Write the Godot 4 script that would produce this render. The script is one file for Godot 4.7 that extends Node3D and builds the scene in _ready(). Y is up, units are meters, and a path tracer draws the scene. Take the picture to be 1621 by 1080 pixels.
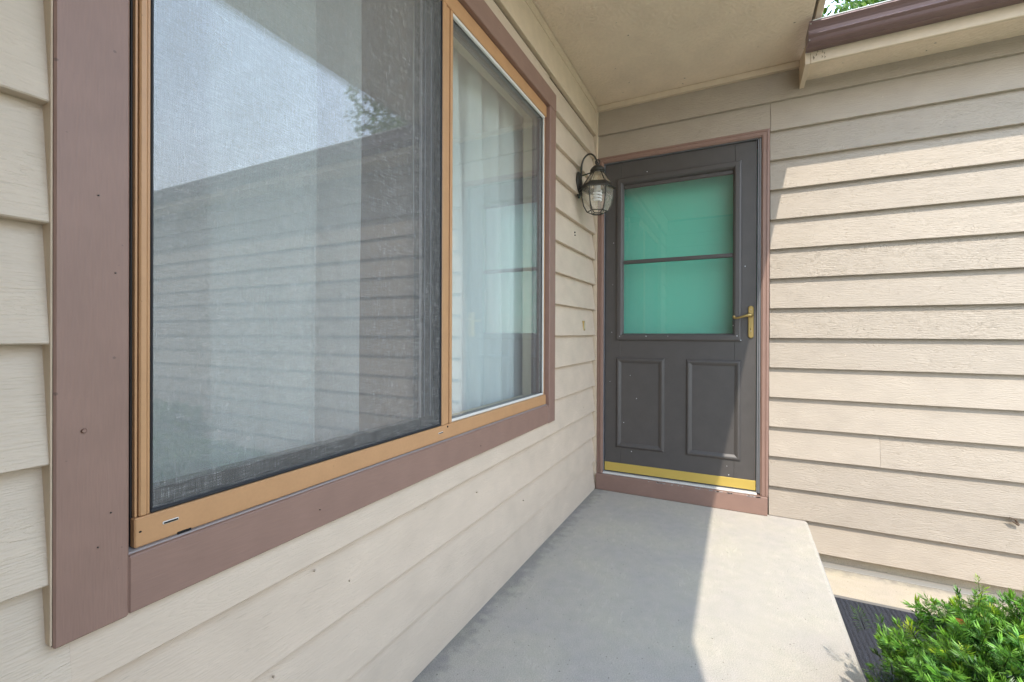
extends Node3D

var M := {}
var rng := RandomNumberGenerator.new()

# ---------------------------------------------------------------- naming
func tag(o: Node3D, label: String, category: String, group := "") -> Node3D:
	o.set_meta("label", label)
	o.set_meta("category", category)
	if group != "":
		o.set_meta("group", group)
	return o

func thing(called: String, label: String, category: String, at := Vector3.ZERO, group := "") -> Node3D:
	var o := Node3D.new()
	o.name = called
	o.position = at
	add_child(o, true)
	tag(o, label, category, group)
	return o

func put(called: String, mesh: Mesh, mat: Material, parent: Node3D = null, at := Vector3.ZERO) -> MeshInstance3D:
	var o := MeshInstance3D.new()
	o.name = called
	o.mesh = mesh
	o.material_override = mat
	o.position = at
	if parent == null:
		add_child(o, true)
	else:
		parent.add_child(o, true)
	return o

func setting(called: String, mesh: Mesh, mat: Material, label: String) -> MeshInstance3D:
	var o := put(called, mesh, mat)
	o.set_meta("kind", "structure")
	o.set_meta("label", label)
	return o

# ---------------------------------------------------------------- shapes
func mb() -> SurfaceTool:
	var st := SurfaceTool.new()
	st.begin(Mesh.PRIMITIVE_TRIANGLES)
	return st

# planar polygon (convex), front towards "out"; UV in metres, u along axis "ua"
func face(st: SurfaceTool, p: Array, out: Vector3, ua := 0, uo := Vector2.ZERO) -> void:
	var n: Vector3 = (p[1] - p[0]).cross(p[2] - p[0])
	if n.length() < 1e-12 and p.size() > 3:
		n = (p[2] - p[0]).cross(p[3] - p[0])
	if n.length() < 1e-12:
		return
	n = n.normalized()
	var q := p.duplicate()
	if n.dot(out) > 0.0:
		q.reverse()
	else:
		n = -n
	var a := n.abs()
	var k := 0
	if a.y >= a.x and a.y >= a.z:
		k = 1
	elif a.z >= a.x and a.z >= a.y:
		k = 2
	var u := ua
	if k == ua:
		u = 2 if ua == 0 else 0
	var v := 3 - k - u
	for i in range(1, q.size() - 1):
		for j in [0, i, i + 1]:
			var c: Vector3 = q[j]
			st.set_normal(n)
			st.set_uv(Vector2(c[u], -c[v]) + uo)
			st.add_vertex(c)

func bx(st: SurfaceTool, lo: Vector3, hi: Vector3, b := 0.0, ua := 0, uo := Vector2.ZERO) -> void:
	var c := (lo + hi) / 2.0
	var h := (hi - lo) / 2.0
	b = minf(b, minf(h.x, minf(h.y, h.z)) * 0.9)
	for k in 3:
		var i := (k + 1) % 3
		var j := (k + 2) % 3
		for s in [-1.0, 1.0]:
			var pts := []
			for e in [[-1, -1], [1, -1], [1, 1], [-1, 1]]:
				var p := Vector3.ZERO
				p[k] = h[k] * s
				p[i] = (h[i] - b) * e[0]
				p[j] = (h[j] - b) * e[1]
				pts.append(c + p)
			var o := Vector3.ZERO
			o[k] = s
			face(st, pts, o, ua, uo)
			if b > 0.0:
				for s2 in [-1.0, 1.0]:
					var q := []
					for e in [[0, -1], [0, 1], [1, 1], [1, -1]]:
						var p := Vector3.ZERO
						p[k] = (h[k] if e[0] == 0 else h[k] - b) * s
						p[i] = (h[i] - b if e[0] == 0 else h[i]) * s2
						p[j] = (h[j] - b) * e[1]
						q.append(c + p)
					o = Vector3.ZERO
					o[k] = s
					o[i] = s2
					face(st, q, o, ua, uo)
	if b > 0.0:
		for sx in [-1.0, 1.0]:
			for sy in [-1.0, 1.0]:
				for sz in [-1.0, 1.0]:
					var s := Vector3(sx, sy, sz)
					face(st, [c + s * (h - Vector3(0, b, b)), c + s * (h - Vector3(b, 0, b)), c + s * (h - Vector3(b, b, 0))], s, ua, uo)

func sheet(lo: Vector3, hi: Vector3, out: Vector3) -> ArrayMesh:
	return box(lo - out * 0.003, hi)

func box(lo: Vector3, hi: Vector3, b := 0.0, ua := 0, uo := Vector2.ZERO) -> ArrayMesh:
	var st := mb()
	bx(st, lo, hi, b, ua, uo)
	return st.commit()

# profile (pairs a, y) swept along x ("x": a is z) or along z ("z": a is x)
func prism(st: SurfaceTool, prof: Array, axis: String, a: float, b: float, uo := Vector2.ZERO) -> void:
	var cen := Vector2.ZERO
	var pv := PackedVector2Array()
	for p in prof:
		cen += p / prof.size()
		pv.append(p)
	var at := func(p: Vector2, t: float) -> Vector3:
		return Vector3(t, p.y, p.x) if axis == "x" else Vector3(p.x, p.y, t)
	var ccw := not Geometry2D.is_polygon_clockwise(pv)
	for i in prof.size():
		var p: Vector2 = prof[i]
		var q: Vector2 = prof[(i + 1) % prof.size()]
		var nd := Vector2(q.y - p.y, p.x - q.x) * (1.0 if ccw else -1.0)
		var out: Vector3 = at.call(nd, 0.0)
		face(st, [at.call(p, a), at.call(q, a), at.call(q, b), at.call(p, b)], out, 0 if axis == "x" else 2, uo)
	var tri := Geometry2D.triangulate_polygon(pv)
	for i in range(0, tri.size(), 3):
		for t in [a, b]:
			var out := Vector3.ZERO
			out[0 if axis == "x" else 2] = -1.0 if t == minf(a, b) else 1.0
			face(st, [at.call(pv[tri[i]], t), at.call(pv[tri[i + 1]], t), at.call(pv[tri[i + 2]], t)], out, 1, uo)

# mitred frame round a rectangle in the plane z (x0..x1, y0..y1): profile of (inset, height towards +z)
func ring(st: SurfaceTool, x0: float, x1: float, y0: float, y1: float, z: float, prof: Array) -> void:
	for i in prof.size() - 1:
		var a: Vector2 = prof[i]
		var b: Vector2 = prof[i + 1]
		var n2 := Vector2(-(b.y - a.y), b.x - a.x)
		var ca := [Vector3(x0 + a.x, y0 + a.x, z + a.y), Vector3(x1 - a.x, y0 + a.x, z + a.y), Vector3(x1 - a.x, y1 - a.x, z + a.y), Vector3(x0 + a.x, y1 - a.x, z + a.y)]
		var cb := [Vector3(x0 + b.x, y0 + b.x, z + b.y), Vector3(x1 - b.x, y0 + b.x, z + b.y), Vector3(x1 - b.x, y1 - b.x, z + b.y), Vector3(x0 + b.x, y1 - b.x, z + b.y)]
		var inw := [Vector3(0, 1, 0), Vector3(-1, 0, 0), Vector3(0, -1, 0), Vector3(1, 0, 0)]
		for k in 4:
			var o: Vector3 = inw[k] * n2.x + Vector3(0, 0, 1) * n2.y
			face(st, [ca[k], ca[(k + 1) % 4], cb[(k + 1) % 4], cb[k]], o, 0)

func smooth_quad(st: SurfaceTool, p: Array, n: Array, uv: Array) -> void:
	var g: Vector3 = (p[1] - p[0]).cross(p[2] - p[0])
	if g.length() < 1e-14:
		g = (p[2] - p[0]).cross(p[3] - p[0])
	var order := [0, 1, 2, 0, 2, 3]
	if g.dot(n[0] + n[1] + n[2] + n[3]) > 0.0:
		order = [0, 2, 1, 0, 3, 2]
	for i in order:
		st.set_normal(n[i])
		st.set_uv(uv[i])
		st.add_vertex(p[i])

func tube(st: SurfaceTool, pts: Array, rad: Array, seg := 10) -> void:
	var rings := []
	var norms := []
	var up := Vector3(0.13, 0.97, 0.21).normalized()
	var d := 0.0
	var ds := []
	for i in pts.size():
		var t: Vector3 = (pts[mini(i + 1, pts.size() - 1)] - pts[maxi(i - 1, 0)]).normalized()
		if absf(t.dot(up)) > 0.95:
			up = Vector3(0.9, 0.1, 0.4).normalized()
		var a := t.cross(up).normalized()
		var b := t.cross(a)
		up = -b if up.dot(-b) > 0.0 else b
		var r := []
		var nn := []
		for k in seg:
			var f := TAU * k / seg
			var nrm := a * cos(f) + b * sin(f)
			nn.append(nrm)
			r.append(pts[i] + nrm * float(rad[mini(i, rad.size() - 1)]))
		rings.append(r)
		norms.append(nn)
		if i > 0:
			d += pts[i].distance_to(pts[i - 1])
		ds.append(d)
	for i in pts.size() - 1:
		for k in seg:
			var l := (k + 1) % seg
			smooth_quad(st, [rings[i][k], rings[i][l], rings[i + 1][l], rings[i + 1][k]], [norms[i][k], norms[i][l], norms[i + 1][l], norms[i + 1][k]], [Vector2(ds[i], k * 0.01), Vector2(ds[i], k * 0.01 + 0.01), Vector2(ds[i + 1], k * 0.01 + 0.01), Vector2(ds[i + 1], k * 0.01)])
	for e in [0, pts.size() - 1]:
		var dir: Vector3 = pts[0] - pts[1] if e == 0 else pts[e] - pts[e - 1]
		face(st, rings[e], dir)

# profile of (radius, y) turned about a vertical axis
func lathe(st: SurfaceTool, prof: Array, c: Vector3, seg := 24, turn := 0.0, smooth := true) -> void:
	for i in prof.size() - 1:
		var a: Vector2 = prof[i]
		var b: Vector2 = prof[i + 1]
		var n2 := Vector2(a.y - b.y, b.x - a.x).normalized()
		for k in seg:
			var f := turn + TAU * k / seg
			var g := turn + TAU * (k + 1) / seg
			var d0 := Vector3(cos(f), 0, sin(f))
			var d1 := Vector3(cos(g), 0, sin(g))
			var up := Vector3.UP
			var p := [c + d0 * a.x + up * a.y, c + d1 * a.x + up * a.y, c + d1 * b.x + up * b.y, c + d0 * b.x + up * b.y]
			if smooth:
				smooth_quad(st, p, [d0 * n2.x + up * n2.y, d1 * n2.x + up * n2.y, d1 * n2.x + up * n2.y, d0 * n2.x + up * n2.y], [Vector2(f, a.y), Vector2(g, a.y), Vector2(g, b.y), Vector2(f, b.y)])
			else:
				face(st, p, (d0 + d1) * n2.x + 2.0 * up * n2.y)

# ---------------------------------------------------------------- textures
func noise(w: int, h: int, freq: float, oct: int, sd: int, sx := 1, sy := 1) -> PackedByteArray:
	var n := FastNoiseLite.new()
	n.noise_type = FastNoiseLite.TYPE_SIMPLEX_SMOOTH
	n.seed = sd
	n.frequency = freq
	n.fractal_octaves = oct
	var im := n.get_seamless_image(w / sx, h / sy)
	im.convert(Image.FORMAT_L8)
	if sx > 1 or sy > 1:
		im.resize(w, h, Image.INTERPOLATE_CUBIC)
	return im.get_data()

func tex(w: int, h: int, fmt: int, d: PackedByteArray) -> ImageTexture:
	return ImageTexture.create_from_image(Image.create_from_data(w, h, false, fmt, d))

func normal_tex(w: int, h: int, d: PackedByteArray, strength: float) -> ImageTexture:
	var im := Image.create_from_data(w, h, false, Image.FORMAT_L8, d)
	im.convert(Image.FORMAT_RGBA8)
	im.bump_map_to_normal_map(strength)
	return ImageTexture.create_from_image(im)

func b8(v: float) -> int:
	return clampi(int(v), 0, 255)

func std(color: Color, rough: float, metal := 0.0) -> StandardMaterial3D:
	var m := StandardMaterial3D.new()
	m.albedo_color = color
	m.roughness = rough
	m.metallic = metal
	return m

func rgb(r: int, g: int, b: int) -> Color:
	return Color8(r, g, b)

func make_materials() -> void:
	# rough-sawn grain: streaks along u, growth rings, small checks
	var w := 1024
	var h := 512
	var ring := noise(w, h, 0.012, 2, 3, 8, 1)
	var streak := noise(w, h, 0.22, 3, 5, 16, 1)
	var fine := noise(w, h, 0.3, 2, 9, 4, 1)
	var patch := noise(w, h, 0.006, 3, 11)
	var hgt := PackedByteArray()
	var alb := PackedByteArray()
	hgt.resize(w * h)
	alb.resize(w * h * 3)
	for i in w * h:
		var r := ring[i] / 255.0
		var p := patch[i] / 255.0
		var saw := fposmod(r * 15.0, 1.0)
		var ridge := pow(saw, 3.0) * smoothstep(0.35, 0.75, p)
		var s := streak[i] / 255.0
		var v := 120.0 + 70.0 * (s - 0.5) + 50.0 * (fine[i] / 255.0 - 0.5) - 60.0 * ridge
		var crack := smoothstep(0.80, 0.86, s) * smoothstep(0.5, 0.8, 1.0 - p)
		v -= 90.0 * crack
		hgt[i] = b8(v)
		var c := 238.0 + 16.0 * (p - 0.5) + 8.0 * (s - 0.5) - 5.0 * ridge - 26.0 * crack
		alb[i * 3] = b8(c)
		alb[i * 3 + 1] = b8(c - 1.0)
		alb[i * 3 + 2] = b8(c - 3.0)
	var grain_n := normal_tex(w, h, hgt, 5.0)
	var grain_a := tex(w, h, Image.FORMAT_RGB8, alb)
	M.siding = std(rgb(181, 168, 152), 0.62)
	M.siding.albedo_texture = grain_a
	M.siding.normal_enabled = true
	M.siding.normal_texture = grain_n
	M.siding.normal_scale = 1.3
	M.siding.uv1_scale = Vector3(0.75, 2.0, 1)
	M.boards = [M.siding]
	for e in [[0.7, 1.01], [1.9, 0.985], [1.1, 0.97]]:
		var v: StandardMaterial3D = M.siding.duplicate()
		v.normal_scale = e[0]
		v.albedo_color = M.siding.albedo_color * float(e[1])
		v.albedo_color.a = 1.0
		M.boards.append(v)
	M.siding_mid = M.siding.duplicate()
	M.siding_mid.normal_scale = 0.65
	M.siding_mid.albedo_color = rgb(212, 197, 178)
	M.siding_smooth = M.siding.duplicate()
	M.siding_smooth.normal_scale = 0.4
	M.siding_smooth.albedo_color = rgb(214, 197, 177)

	# brushed paint: mottling, faint chips
	var pm := noise(512, 512, 0.008, 3, 21)
	var pf := noise(512, 512, 0.30, 2, 22, 16, 1)
	var pc := noise(512, 512, 0.05, 2, 23)
	var pa := PackedByteArray()
	pa.resize(512 * 512 * 3)
	for i in 512 * 512:
		var c := 236.0 + 12.0 * (pm[i] / 255.0 - 0.5) + 12.0 * (pf[i] / 255.0 - 0.5)
		var chip := smoothstep(0.915, 0.93, pc[i] / 255.0)
		pa[i * 3] = b8(c - 46.0 * chip)
		pa[i * 3 + 1] = b8(c - 1.0 - 44.0 * chip)
		pa[i * 3 + 2] = b8(c - 1.0 - 40.0 * chip)
	var paint_a := tex(512, 512, Image.FORMAT_RGB8, pa)
	var paint_n := normal_tex(512, 512, pf, 1.2)
	for e in [["trim", rgb(151, 121, 107), 0.5, 0.0], ["frame", rgb(200, 154, 110), 0.42, 0.0], ["door", rgb(86, 82, 79), 0.42, 0.0], ["gutter", rgb(124, 100, 98), 0.34, 0.15], ["alum", rgb(142, 144, 148), 0.4, 0.3], ["frieze", rgb(222, 203, 176), 0.6, 0.0], ["bronze", rgb(66, 64, 62), 0.45, 0.3], ["cream", rgb(196, 190, 160), 0.6, 0.0]]:
		var m := std(e[1], e[2], e[3])
		m.albedo_texture = paint_a
		m.normal_enabled = true
		m.normal_texture = paint_n
		m.normal_scale = 0.25
		m.uv1_scale = Vector3(2.2, 2.2, 1)
		M[e[0]] = m
	M.entry = std(rgb(98, 196, 168), 0.25)
	M.brass = std(rgb(214, 186, 98), 0.36, 0.5)
	M.antique = std(rgb(170, 146, 92), 0.38, 0.8)
	M.iron = std(rgb(70, 68, 62), 0.5, 0.4)
	M.iron.albedo_texture = paint_a
	M.dark = std(rgb(18, 16, 15), 0.8)
	M.rubber = std(rgb(34, 36, 40), 0.6)
	M.caulk = std(rgb(150, 142, 138), 0.7)
	M.mortar = std(rgb(146, 141, 132), 0.9)
	M.bead = std(rgb(214, 212, 205), 0.4)
	M.white = std(rgb(236, 238, 240), 0.35)
	M.screw = std(rgb(190, 188, 184), 0.35, 0.7)

	# ceiling board: fine stipple
	var cs := noise(512, 512, 0.09, 4, 31)
	var cm := noise(512, 512, 0.008, 3, 32)
	var cd := noise(512, 512, 0.06, 1, 33)
	var ca := PackedByteArray()
	ca.resize(512 * 512 * 3)
	for i in 512 * 512:
		var c := 236.0 + 12.0 * (cm[i] / 255.0 - 0.5) + 8.0 * (cs[i] / 255.0 - 0.5) - 90.0 * smoothstep(0.955, 0.98, cd[i] / 255.0)
		ca[i * 3] = b8(c)
		ca[i * 3 + 1] = b8(c - 1.0)
		ca[i * 3 + 2] = b8(c - 3.0)
	M.ceiling = std(rgb(242, 222, 198), 0.7)
	M.ceiling.albedo_texture = tex(512, 512, Image.FORMAT_RGB8, ca)
	M.frame.albedo_texture = M.ceiling.albedo_texture
	M.frame.normal_enabled = false
	M.ceiling.normal_enabled = true
	M.ceiling.normal_texture = normal_tex(512, 512, cs, 3.0)
	M.ceiling.normal_scale = 0.5
	M.ceiling.uv1_scale = Vector3(0.9, 0.9, 1)

	# broom-finished, weathered concrete (2 m a side)
	var n := 1536
	var c1 := noise(n, n, 0.0035, 4, 41)
	var c2 := noise(n, n, 0.02, 4, 42)
	var c3 := noise(n, n, 0.33, 3, 43)
	var c4 := noise(n, n, 0.11, 1, 44)
	var c5 := noise(n, n, 0.05, 3, 45, 3, 1)
	var co := PackedByteArray()
	var ch := PackedByteArray()
	co.resize(n * n * 3)
	ch.resize(n * n)
	for i in n * n:
		var a := c1[i] / 255.0 - 0.5
		var b := c2[i] / 255.0 - 0.5
		var f := c3[i] / 255.0 - 0.5
		var pit := smoothstep(0.945, 0.97, c4[i] / 255.0)
		var scuff := smoothstep(0.62, 0.75, c5[i] / 255.0) * smoothstep(-0.1, 0.2, a + 0.4 * b)
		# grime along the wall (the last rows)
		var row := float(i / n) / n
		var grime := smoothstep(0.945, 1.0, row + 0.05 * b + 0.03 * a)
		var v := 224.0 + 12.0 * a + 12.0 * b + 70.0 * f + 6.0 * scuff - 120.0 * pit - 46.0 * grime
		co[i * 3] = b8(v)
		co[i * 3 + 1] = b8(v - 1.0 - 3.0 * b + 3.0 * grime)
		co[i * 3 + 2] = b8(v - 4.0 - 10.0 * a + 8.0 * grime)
		ch[i] = b8(128.0 + 90.0 * f + 50.0 * scuff - 110.0 * pit)
	M.concrete = std(rgb(206, 199, 187), 0.85)
	M.concrete.albedo_texture = tex(n, n, Image.FORMAT_RGB8, co)
	M.concrete.normal_enabled = true
	M.concrete.normal_texture = normal_tex(n, n, ch, 2.2)
	M.concrete.normal_scale = 1.0
	M.concrete.uv1_scale = Vector3(0.5, 0.5, 1)
	M.tan_concrete = M.concrete.duplicate()
	M.tan_concrete.albedo_color = rgb(214, 200, 178)

	# insect screen: woven threads with snags
	var sw := 1400
	var sh := 2048
	var s1 := noise(sw, sh, 0.5, 1, 51, 35, 1)
	var s2 := noise(sw, sh, 0.45, 1, 52, 1, 32)
	var s3 := noise(sw, sh, 0.004, 3, 53)
	var s4 := noise(sw, sh, 0.25, 1, 54, 1, 32)
	var sd := PackedByteArray()
	sd.resize(sw * sh * 4)
	for i in sw * sh:
		var x := s1[i] / 255.0 - 0.5
		var y := s2[i] / 255.0 - 0.5
		var snag := smoothstep(0.965, 0.99, s4[i] / 255.0)
		var c := 146.0 + 60.0 * (x + y) + 60.0 * snag
		sd[i * 4] = b8(c)
		sd[i * 4 + 1] = b8(c)
		sd[i * 4 + 2] = b8(c * 0.985)
		sd[i * 4 + 3] = b8(255.0 * (0.32 + 0.30 * x + 0.30 * y + 0.10 * (s3[i] / 255.0 - 0.5) + 0.3 * snag))
	M.screen = std(Color.WHITE, 0.6)
	M.screen.transparency = BaseMaterial3D.TRANSPARENCY_ALPHA
	M.screen.cull_mode = BaseMaterial3D.CULL_DISABLED
	M.screen.albedo_texture = tex(sw, sh, Image.FORMAT_RGBA8, sd)
	M.screen.uv1_scale = Vector3(1.0 / 0.8, 1.0 / 1.36, 1)

	M.glass = std(Color(1, 1, 1, 0.02), 0.0)
	M.glass.transparency = BaseMaterial3D.TRANSPARENCY_ALPHA
	M.glass.metallic_specular = 0.5
	M.lamp_glass = std(Color(0.96, 0.93, 0.84, 0.16), 0.05)
	M.lamp_glass.transparency = BaseMaterial3D.TRANSPARENCY_ALPHA
	M.amber_glass = std(Color(0.72, 0.66, 0.54, 0.42), 0.1)
	M.amber_glass.transparency = BaseMaterial3D.TRANSPARENCY_ALPHA

	M.curtain = std(Color8(236, 252, 248, 122), 0.85)
	M.curtain.transparency = BaseMaterial3D.TRANSPARENCY_ALPHA
	M.curtain.cull_mode = BaseMaterial3D.CULL_DISABLED
	M.curtain.backlight_enabled = true
	M.curtain.backlight = Color(0.5, 0.52, 0.52)
	M.room = std(rgb(176, 172, 162), 0.9)
	M.core = std(rgb(110, 96, 80), 0.9)
	M.shingle = std(rgb(92, 84, 78), 0.9)
	M.soil = std(rgb(86, 66, 50), 0.95)
	M.lawn = std(rgb(70, 96, 44), 0.95)
	M.dry = std(rgb(176, 108, 62), 0.8)
	M.dry.cull_mode = BaseMaterial3D.CULL_DISABLED
	M.bark = std(rgb(92, 76, 62), 0.9)
	M.mat_pile = std(rgb(112, 116, 130), 0.95)
	var mp := noise(256, 256, 0.25, 3, 61)
	M.mat_pile.normal_enabled = true
	M.mat_pile.normal_texture = normal_tex(256, 256, mp, 6.0)
	M.mat_pile.albedo_texture = tex(256, 256, Image.FORMAT_L8, mp)
	M.mat_pile.uv1_scale = Vector3(5, 5, 1)
	M.mat_rim = std(rgb(120, 116, 110), 0.7)
	for e in [["needle", Color(1, 1, 1), 0.38], ["leaf", Color(1, 1, 1), 0.5]]:
		var m := std(e[1], e[2])
		m.vertex_color_use_as_albedo = true
		m.cull_mode = BaseMaterial3D.CULL_DISABLED
		m.backlight_enabled = true
		m.backlight = Color(0.45, 0.5, 0.2)
		M[e[0]] = m

# ---------------------------------------------------------------- siding
# lap board: butt (bottom) edge proud, top edge tucked under the next course. Face towards +z ("x") or +x ("z")
func board(axis: String, a: float, b: float, y: float, top: float, seat := 0.0) -> ArrayMesh:
	var st := mb()
	var j := rng.randf_range(-0.0012, 0.0012)
	var hgt := top - y
	var f := hgt / 0.1645
	var bot := 0.0125 + j
	var up := bot - 0.0245 * f
	var prof := [Vector2(bot - 0.0235, y), Vector2(bot - 0.002, y), Vector2(bot, y + 0.002), Vector2(up, top + 0.006), Vector2(up - 0.006, top + 0.006), Vector2(-0.0154, y + 0.03)]
	if seat > 0.0:
		prof = [Vector2(-0.0145, y), Vector2(bot - 0.002, y), Vector2(bot, y + 0.002), Vector2(up, top), Vector2(-0.0145, top)]
	prism(st, prof, axis, a, b, Vector2(rng.randf() * 7.0, rng.randf() * 3.0))
	return st.commit()

func nail(parent: Node3D, p: Vector3, dir: Vector3, r: float, mat: Material, called := "nail_head") -> void:
	var st := mb()
	tube(st, [p - dir * 0.004, p + dir * 0.0012, p + dir * 0.0022], [r, r, r * 0.7], 8)
	put(called, st.commit(), mat, parent)

func door_wall() -> void:
	var t := thing("door_wall", "tan lap-sided house wall with the door, its right part in full sun", "wall")
	var courses := []
	for k in 16:
		courses.append(2.305 - 0.1645 * k)
	# strip and band under the soffit
	put("trim_strip", box(Vector3(0.02, 2.466, -0.012), Vector3(6.5, 2.4985, 0.016), 0.002), M.frieze, t)
	put("siding_board", board("x", 0.02, 6.5, 2.305, 2.466), M.siding, t)
	for k in range(1, 16):
		var y: float = courses[k]
		var top: float = courses[k - 1]
		if k == 1:
			put("siding_board", board("x", 0.02, 1.0015, 2.1405, top), M.siding, t)
			put("siding_board", board("x", 1.0035, 6.5, y, top), M.boards[1], t)
			continue
		var x0 := 1.003
		var cut := 6.5
		if k == 12:
			cut = 1.497
		elif k == 7:
			cut = 3.1
		elif k == 4:
			cut = 2.35
		elif k == 13:
			cut = 2.6
		put("siding_board", board("x", x0, cut - 0.0004, y, top), M.boards[rng.randi() % 4], t).rotation.z = rng.randf_range(-0.0006, 0.0006)
		if cut < 6.5:
			put("siding_board", board("x", cut + 0.0004, 6.5, y, top), M.boards[rng.randi() % 4], t)
	# backing with the door opening left out
	var st := mb()
	bx(st, Vector3(-3.6, -0.35, -0.15), Vector3(0.012, 2.9, -0.0155))
	bx(st, Vector3(0.012, 2.118, -0.15), Vector3(0.99, 2.45, -0.0155))
	bx(st, Vector3(0.99, -0.16, -0.15), Vector3(6.5, 2.45, -0.0155))
	bx(st, Vector3(0.012, -0.16, -0.15), Vector3(0.99, 0.06, -0.0155))
	put("sheathing", st.commit(), M.core, t)
	put("corner_bead", box(Vector3(-0.014, 0.002, -0.015), Vector3(0.0195, 2.4985, 0.0175), 0.004, 1), M.frieze, t)
	# concrete foundation below the lowest board
	put("foundation", box(Vector3(1.0, -0.6, -0.15), Vector3(6.5, -0.161, -0.032), 0.004), M.tan_concrete, t)
	for p in [Vector3(1.09, 2.06, 0.0), Vector3(1.62, 2.05, 0.0), Vector3(1.06, 1.74, 0.0), Vector3(1.93, 1.2, 0), Vector3(1.35, 0.9, 0), Vector3(1.2, 0.55, 0), Vector3(1.71, 0.74, 0), Vector3(1.5, 2.22, 0.0)]:
		nail(t, p, Vector3(0, 0, 1), 0.0028, M.siding_smooth)
	# a small brown bract caught under a board
	st = mb()
	tube(st, [Vector3(1.998, 0.142, 0.012), Vector3(1.985, 0.163, 0.022), Vector3(1.963, 0.172, 0.026)], [0.004, 0.005, 0.001], 6)
	tube(st, [Vector3(1.999, 0.138, 0.012), Vector3(1.98, 0.15, 0.02), Vector3(1.97, 0.157, 0.02)], [0.006, 0.004, 0.001], 6)
	tag(put("dead_leaf", st.commit(), M.bark), "small dry brown leaf stuck under a siding board at the right edge", "leaf")

func window_wall() -> void:
	var t := thing("window_wall", "shaded tan lap-sided house wall that carries the big window and the lantern", "wall")
	var tilt := 0.006
	for k in 15:
		var y := 2.317 - 0.1645 * (k + 1)
		var top := y + (0.1645 if k > 0 else 0.141)
		var runs := [[0.018, 3.19, y, top]]
		if top > 0.62 and y < 2.17:
			runs = [[0.018, 0.79, y, top], [2.612, 3.19, y, top]]
			if y < 0.56:
				runs.append([0.79, 2.612, y, 0.62])
			elif top > 2.2:
				runs.append([0.79, 2.612, 2.19, top])
		for r in runs:
			var o := put("siding_board", board("z", r[0], r[1], maxf(r[2], -0.002), r[3]), M.siding_mid if r[0] > 1.0 else M.siding_smooth, t)
			o.rotation.x = tilt
	var fz := put("frieze_board", box(Vector3(-0.012, 2.306, 0.018), Vector3(0.013, 2.4985, 3.19), 0.002, 2), M.frieze, t)
	fz.set_meta("label", "smooth board under the porch ceiling")
	put("frieze_batten", box(Vector3(-0.012, 2.452, 0.018), Vector3(0.0185, 2.497, 3.19), 0.0015, 2), M.frieze, t)
	var st := mb()
	var z0 := 0.842
	var z1 := 2.541
	bx(st, Vector3(-0.12, -0.35, -0.0145), Vector3(-0.0155, 2.9, z0))
	bx(st, Vector3(-0.12, -0.35, z1), Vector3(-0.0155, 2.9, 4.2))
	bx(st, Vector3(-0.12, -0.35, z0), Vector3(-0.0155, 0.656, z1))
	bx(st, Vector3(-0.12, 2.148, z0), Vector3(-0.0155, 2.9, z1))
	put("sheathing", st.commit(), M.core, t)
	for p in [Vector3(0.0, 1.595, 0.412), Vector3(0.0, 1.578, 0.412)]:
		nail(t, p + Vector3(0.002, 0, 0), Vector3(1, 0, 0), 0.0038, M.dark, "screw_hole")
	for p in [Vector3(0.004, 0.43, 1.5), Vector3(0.004, 0.40, 2.1), Vector3(0.004, 0.56, 0.25), Vector3(0.004, 0.30, 2.3), Vector3(0.003, 0.47, 2.2), Vector3(0.004, 0.27, 1.1)]:
		nail(t, p, Vector3(1, 0, 0), 0.0024, M.siding_smooth)

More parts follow.
